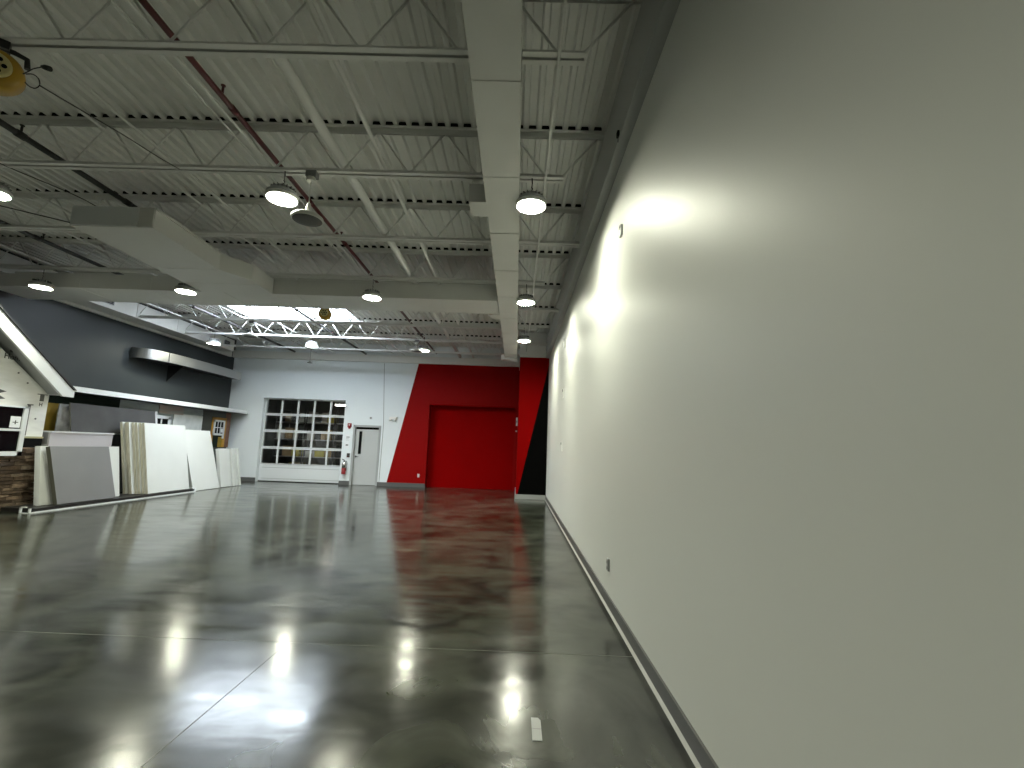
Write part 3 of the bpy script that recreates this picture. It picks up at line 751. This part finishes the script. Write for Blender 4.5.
# near stack
for k in range(3):
    board('white_board', 9.24+.03*k, 11.10-.05*k, -9.17-.06*k, -9.40-.06*k, 1.13, .05, M['foam'], M['pwhite'],
          ['low white board directly behind the grey one', 'low white board, second behind the grey one', 'low white board, rearmost in the grey board stack'][k], z0=.08, group='low white boards behind the grey one', skew=.06)
board('grey_board', 9.42, 10.78, -8.99, -9.22, 1.13, .085, M['greyboard'], M['olive'], 'flat grey board with a dark edge leaning at the front left', z0=.08, skew=-.11)
board('dark_sheet', 10.45, 12.95, -9.93, -10.05, .64, .03, M['slab'], M['olive'], 'long dark grey sheet lying on edge above the low boards', z0=1.53)
# low white plinth that carries the dark sheet
def plinth():
    t = thing('display_bench', 'long pale bench behind the leaning boards carrying the dark sheet', 'bench', (-9.9, 10.6, 0))
    c = Vector((9.9, -10.6, 0))
    for nm, m, mt in (('bench_body', MB().box((-10.42, 9.68, 0), (-9.66, 11.2, 1.26)), M['frame_g']), ('bench_front', MB().box((-9.66, 9.68, 0), (-9.62, 11.2, 1.5)), M['bench']),
                      ('bench_top', MB().box((-10.42, 9.68, 1.5), (-9.60, 11.22, 1.53)), M['pwhite']), ('bench_core', MB().box((-10.42, 9.68, 1.26), (-9.66, 11.2, 1.5)), M['graybox'])):
        m.xf(Matrix.Translation(c)); m.build(nm, mt, t)
plinth()
def rail():
    t = thing('floor_rack', 'low black floor rack with white edge holding the leaning boards', 'rack', (-9.1, 11, 0))
    c = Vector((9.1, -11, 0))
    def L(m, n, mt): m.xf(Matrix.Translation(c)); return m.build(n, mt, t)
    L(MB().box((-9.6, 8.95, .0), (-8.93, 13.32, .078)), 'rack_tray', M['black_metal'])
    L(MB().box((-8.93, 8.85, 0), (-8.90, 13.35, .022)), 'white_edge', M['pwhite'])
    for y in (8.83, 13.33): L(MB().box((-9.12, y, 0), (-8.90, y+.03, .012)).box((-9.12, y, 0), (-9.09, y+.03, .12)).box((-8.95, y, 0), (-8.92, y+.03, .09)).box((-9.12, y, .10), (-9.0, y+.03, .12)), 'end_bracket', M['pwhite'])
rail()
# white gable trim piece in front of the siding
tag(MB().prism([(13.05, 1.55), (13.42, 1.55), (13.30, 2.19), (13.22, 2.20)], 0, -10.28, -10.25).build('trim_board', M['pwhite']), 'narrow tapering white trim board standing at the end of the dark sheet', 'trim sample')

# ------------------------------------------------------------------ glazed overhead door
def garage():
    t = struct(bpy.data.objects.new('door_2', None), 'white sectional overhead door with four rows of glass panes', 'overhead door'); COL.objects.link(t); t.location = (-7.9, 17.5, 0)
    c = Vector((7.9, -17.5, 0))
    def L(m, n, mt, par=None): m.xf(Matrix.Translation(c)); return m.build(n, mt, par or t)
    x0, x1, y0, y1 = -9.42, -6.37, 17.5, 17.55
    zs = [.0, .62, 1.235, 1.85, 2.465, 3.06]
    pn = L(MB().box((x0, y0, 0), (x1, y1, zs[1]+.03)), 'bottom_panel', M['pwhite'])
    L(MB().box((x0+.1, y0-.012, .12), (-7.95, y0, .5)).box((-7.87, y0-.012, .12), (x1-.1, y0, .5)), 'raised_panel', M['pwhite'], pn)
    L(MB().box((x0+.1, y0-.014, .50), (x1-.1, y0-.0, .515)).box((x0+.1, y0-.014, .105), (x1-.1, y0-.0, .12)).box((x0, y0-.002, .63), (x1, y0, .645)), 'panel_shade_line', M['frame_g'], pn)  # darker strips draw shade along the panel outlines and section joint
    L(MB().box((x0, y0-.02, 0), (x1, y0, .03)), 'bottom_seal', M['black_metal'], pn)
    dx = (x1-x0)/5
    for r in range(1, 5):
        m = MB(); a, b = zs[r]+.004, zs[r+1]-.004
        m.box((x0, y0, a), (x1, y1, a+.04)).box((x0, y0, b-.04), (x1, y1, b))
        for k in range(6):
            h = .032; xx = x0+dx*k
            m.box((max(x0, xx-h), y0, a+.04), (min(x1, xx+h), y1, b-.04))
        s_ = L(m, 'sash_row', M['pwhite'])
        g = MB()
        for k in range(5): g.box((x0+dx*k+.032, y0+.02, a+.04), (x0+dx*(k+1)-.032, y0+.026, b-.04))
        L(g, 'glass_pane', M['glass'], s_)
garage()
# entry door
def entry():
    t = struct(bpy.data.objects.new('door_3', None), 'pale grey door with a narrow tall glass strip', 'door'); COL.objects.link(t); t.location = (-5.48, 17.4, 0)
    c = Vector((5.48, -17.4, 0))
    def L(m, n, mt, par=None): m.xf(Matrix.Translation(c)); return m.build(n, mt, par or t)
    L(MB().box((-5.99, YF-.03, 0), (-5.92, YF+.3, 2.17)).box((-5.05, YF-.03, 0), (-4.98, YF+.3, 2.17)).box((-5.99, YF-.03, 2.10), (-4.98, YF+.3, 2.17)), 'door_frame', M['frame_g'])
    L(MB().box((-5.915, YF+.09, .01), (-5.055, YF+.14, 2.02)), 'door_leaf', M['door'])
    L(MB().box((-5.92, YF+.09, 2.02), (-5.05, YF+.12, 2.10)), 'transom_gap', M['dark'])
    v = L(MB().box((-5.80, YF+.078, 1.10), (-5.67, YF+.09, 1.96)), 'vision_frame', M['frame_g'])
    L(MB().box((-5.785, YF+.074, 1.12), (-5.685, YF+.08, 1.94)), 'vision_glass', M['winblack'], v)
    h = L(MB().tube([(-5.86, YF+.09, 1.02), (-5.86, YF+.03, 1.02), (-5.74, YF+.03, 1.02)], .012, 8), 'lever_handle', M['chrome'])
    L(MB().tube([(-5.86, YF+.09, 1.02), (-5.86, YF+.078, 1.02)], .035, 16), 'handle_rose', M['chrome'], h)
    for z in (.3, 1.05, 1.8): L(MB().tube([(-5.05, YF+.085, z), (-5.05, YF+.085, z+.1)], .01, 8), 'hinge', M['chrome'])
entry()

# ------------------------------------------------------------------ things on the far wall
def on_wall():
    Y = YF
    t = thing('fire_alarm', 'red fire alarm strobe on the wall between overhead door and grey door', 'fire alarm', (-6.14, Y, 2.08))
    MB().box((-.07, -.05, -.0), (.07, 0, .14)).build('alarm_body', M['rfix'], t, .008)
    MB().prism([(-.05, 0), (.05, 0), (.02, -.06), (-.02, -.06)], 1, -.05, 0).build('alarm_horn', M['rfix'], t)
    MB().box((-.02, -.062, .06), (.02, -.05, .10)).build('strobe_lens', M['plast'], t)
    t = thing('wall_notice', 'white paper notices taped between the overhead door and grey door', 'notice', (-6.18, Y, 1.2))
    MB().box((-.10, -.004, .35), (.12, 0, .62)).build('upper_sheet', M['paper'], t)
    MB().box((-.12, -.005, .10), (.08, 0, .34)).build('lower_sheet', M['paper'], t)
    MB().box((-.06, -.006, .40), (.06, -.004, .41)).box((-.06, -.006, .45), (.05, -.004, .46)).box((-.05, -.006, .50), (.07, -.004, .53)).box((-.05, -.007, .2), (.04, -.005, .25)).build('notice_print', M['graybox'], t)
    t = thing('door_opener', 'small black control box above the fire extinguisher', 'control box', (-6.10, Y, .98))
    MB().box((-.05, -.05, 0), (.05, 0, .15)).build('control_body', M['black_metal'], t, .006)
    for k in range(3): MB().tube([(0, -.05, .03+k*.045), (0, -.058, .03+k*.045)], .012, 10).build('push_button', M['rfix'] if k == 0 else M['graybox'], t)
    # fire extinguisher
    t = thing('fire_extinguisher', 'red fire extinguisher with a bright upper band hung by the grey door', 'fire extinguisher', (-6.20, Y-.10, .38))
    MB().lathe([(.05, 0), (.072, .01), (.075, .03), (.075, .22)], seg=24).build('cylinder', M['rfix'], t)
    MB().lathe([(.0755, .22), (.0755, .36), (.06, .40), (.03, .43), (.025, .45)], seg=24).build('label_band', M['chrome'], t)
    MB().box((-.02, -.02, .45), (.02, .02, .49)).build('valve', M['black_metal'], t)
    MB().prism([(-.02, .49), (-.09, .53), (-.09, .545), (.02, .51)], 1, -.012, .012).build('squeeze_handle', M['black_metal'], t)
    MB().tube([(.02, 0, .47), (.09, 0, .46), (.11, 0, .36), (.09, 0, .2), (.085, 0, .12)], .011, 8).build('hose', M['cable'], t)
    MB().box((-.03, .07, .12), (.03, .10, .44)).build('wall_bracket', M['black_metal'], t)
    t = thing('motion_sensor', 'small grey square sensor above the grey door', 'sensor', (-5.38, Y, 2.40))
    MB().box((-.04, -.03, 0), (.04, 0, .08)).build('sensor_body', M['frame_g'], t, .006)
    MB().box((-.022, -.034, .02), (.022, -.03, .06)).build('sensor_lens', M['graybox'], t)
    t = thing('emergency_light', 'white emergency light unit just left of the red painted edge', 'emergency light', (-4.55, Y, 2.41))
    MB().box((-.14, -.07, 0), (.14, 0, .10)).build('light_body', M['plast'], t, .012)
    for s_ in (-1, 1): MB().lathe([(.03, 0), (.045, .02), (.045, .05)], (s_*.08, -.075, -.045), 14).build('lamp_head', M['plast'], t)
    t = thing('wall_outlet', 'white outlet low on the red wall left of the recessed door', 'outlet', (-3.50, Y, .42))
    MB().box((-.035, -.008, -.06), (.035, 0, .06)).build('cover_plate', M['plast'], t, .002)
    for z in (-.025, .025): MB().box((-.015, -.011, z-.014), (.015, -.008, z+.014)).build('socket', M['graybox'], t)
    t = thing('card_reader', 'white upright control plate beside the red column', 'switch plate', (.0, Y, 2.34))
    MB().box((-.03, -.03, 0), (.03, 0, .30)).build('cover_plate', M['plast'], t, .004)
    MB().box((-.02, -.034, .12), (.005, -.03, .18)).build('rocker', M['graybox'], t)
    t = thing('push_button_station', 'tiny grey button below the white plate by the column', 'switch', (.0, Y, 2.12))
    MB().box((-.035, -.02, 0), (.02, 0, .05)).build('button_body', M['frame_g'], t, .003)
    MB().tube([(-.008, -.02, .025), (-.008, -.027, .025)], .01, 8).build('button_cap', M['rfix'], t)
on_wall()

# ------------------------------------------------------------------ things on the right wall
def right_wall_things():
    def plate(nm, y, z, h, wd, lab, cat, m=M['plast'], holes=0):
        t = thing(nm, lab, cat, (XR, y, z))
        MB().box((-.02, -wd/2, -h/2), (0, wd/2, h/2)).build('cover_plate', m, t, .003)
        if holes:
            for s_ in (-1, 1):
                MB().box((-.024, -.016, s_*.028-.014), (-.02, .016, s_*.028+.014)).build('socket', M['graybox'], t)
        else: MB().box((-.026, -wd*.35, h*.22), (-.02, wd*.35, h*.46)).build('plate_insert', M['black_metal'], t)
    plate('wall_outlet', 4.86, .40, .115, .07, 'small outlet low on the right wall above the baseboard', 'outlet', M['frame_g'], 1)
    plate('wall_plate', 4.34, 3.64, .11, .07, 'small plate high on the right wall beside the near glare', 'wall plate')
    plate('wall_plate', 9.72, 3.75, .20, .12, 'highest of three plates in a column at the far end of the right wall', 'wall plate')
    plate('wall_plate', 9.8, 2.68, .20, .12, 'middle of three plates in a column at the far end of the right wall', 'wall plate')
    plate('wall_plate', 9.9, 1.58, .20, .12, 'lowest of three plates in a column at the far end of the right wall', 'wall plate')
    t = thing('beam_clip', 'small dark clip on the beam above the right wall', 'clip', (.86, 4.0, 4.41))
    MB().box((-.02, 0, 0), (.02, .05, .05)).build('clip_body', M['dark'], t); MB().tube([(-.01, .02, 0), (-.01, .02, -.06)], .004, 6).build('clip_tail', M['cable'], t)
right_wall_things()

# ------------------------------------------------------------------ floor plate, hanging sensor, loose cables
t = thing('floor_plate', 'small pale metal cover set in the floor near the lower edge', 'floor cover', (.163, 2.78, 0))
MB().prism([(-.026, -.105), (.026, -.105), (.026, .08), (.012, .105), (-.026, .105)], 2, 0, .004).build('cover_plate', M['frame_g'], t)
MB().box((-.026, -.004, .004), (.026, .0, .0046)).build('cover_seam', M['graybox'], t)
t = thing('hanging_sensor', 'small black device hanging on a thin wire before the far wall', 'hanging sensor', (-6.57, 14.5, 3.95))
MB().lathe([(.075, 0), (.08, .015), (.03, .04), (.015, .06)], seg=16).build('device_body', M['black_metal'], t)
MB().tube([(0, 0, .05), (0, 0, ZD-3.95)], .005, 6).build('wire', M['cable'], t)
cable('hanging_cable', [(-3.83, 3.3, 4.19), (-3.87, 3.7, 4.28), (-3.93, 4.2, 4.40), (-4.0, 4.7, 4.51), (-4.03, 5.05, 4.59)], .005, M['cable'], 'thin black cable trailing away from the near yellow reel', 'cable')
cable('hanging_cable', [(-8.2, 5.15, 4.58), (-7.4, 5.6, 4.50), (-6.9, 6.1, 4.52), (-6.4, 6.75, 4.58)], .008, M['cable'], 'black cable drooping left of the big duct box', 'cable')
cable('hanging_cable', [(-6.6, 3.37, 4.58), (-6.3, 4.4, 4.62), (-6.15, 5.08, 4.6), (-6.0, 6.0, 4.66), (-5.95, 6.8, 4.58)], .006, M['cable'], 'black cable draped over joists to the big duct box', 'cable')

# ------------------------------------------------------------------ storeroom beyond the glazed door
def store():
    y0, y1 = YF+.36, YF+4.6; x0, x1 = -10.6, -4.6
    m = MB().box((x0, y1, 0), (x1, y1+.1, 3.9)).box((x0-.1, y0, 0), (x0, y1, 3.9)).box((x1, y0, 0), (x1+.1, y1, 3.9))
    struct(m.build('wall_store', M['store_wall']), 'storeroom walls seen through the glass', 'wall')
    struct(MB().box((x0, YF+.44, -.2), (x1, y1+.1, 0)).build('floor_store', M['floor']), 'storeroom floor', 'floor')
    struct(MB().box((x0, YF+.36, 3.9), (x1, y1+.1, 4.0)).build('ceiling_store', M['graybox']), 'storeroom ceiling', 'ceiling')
    t = thing('tube_lamp', 'lit tube lamp in the storeroom seen at the top right pane', 'ceiling lamp', (-6.75, 18.6, 2.98))
    MB().box((-.5, -.08, .02), (.36, .08, .10)).build('lamp_housing', M['plast'], t)
    MB().tube([(-.48, 0, 0), (.34, 0, 0)], .03, 10).build('lamp_tube', mat('lit_tube', (.9, .9, .9), .4, emit=(1, .95, .85), es=22), t)
    rnd = random.Random(11)
    bays = [(-9.35, 'left'), (-8.1, 'middle'), (-6.85, 'right')]
    for bi, (bx, nm) in enumerate(bays):
        t = thing('storage_rack', 'dark storage rack seen through the %s panes of the overhead door' % nm, 'rack', (bx, 19.7, 0))
        for sx in (-.58, .58):
            for sy in (-.3, .3): MB().box((sx-.02, sy-.02, 0), (sx+.02, sy+.02, 2.9)).build('upright', M['shelf_store'], t)
        for z in (.15, .85, 1.55, 2.25): MB().box((-.6, -.32, z), (.6, .32, z+.04)).build('shelf', M['steel'], t)
        for si, z in enumerate((.19, .89, 1.59, 2.29)):
            x = -.54; cnt = 0
            while x < .4:
                wd = rnd.uniform(.2, .42); wd = min(wd, .56-x); h = rnd.uniform(.22, .5)
                mm = rnd.choice([M['card'], M['boxw'], M['boxd'], M['boxy'], M['boxd'], M['boxw'], M['plast']])
                cn = {'cardboard': 'brown', 'pale_carton': 'pale', 'dark_carton': 'dark', 'yellow_carton': 'yellow', 'white_plastic': 'white'}[mm.name]
                b = MB().box((bx+x, 19.42, z), (bx+x+wd-.02, 19.9, z+h)).build('storage_box', mm)
                tag(b, '%s %s box from the left, %s shelf of the %s storeroom rack' % (('first', 'second', 'third', 'fourth', 'fifth', 'sixth')[cnt], cn, ('lowest', 'second', 'third', 'top')[si], nm), 'box', 'boxes on the storeroom racks')
                cnt += 1
                x += wd
store()
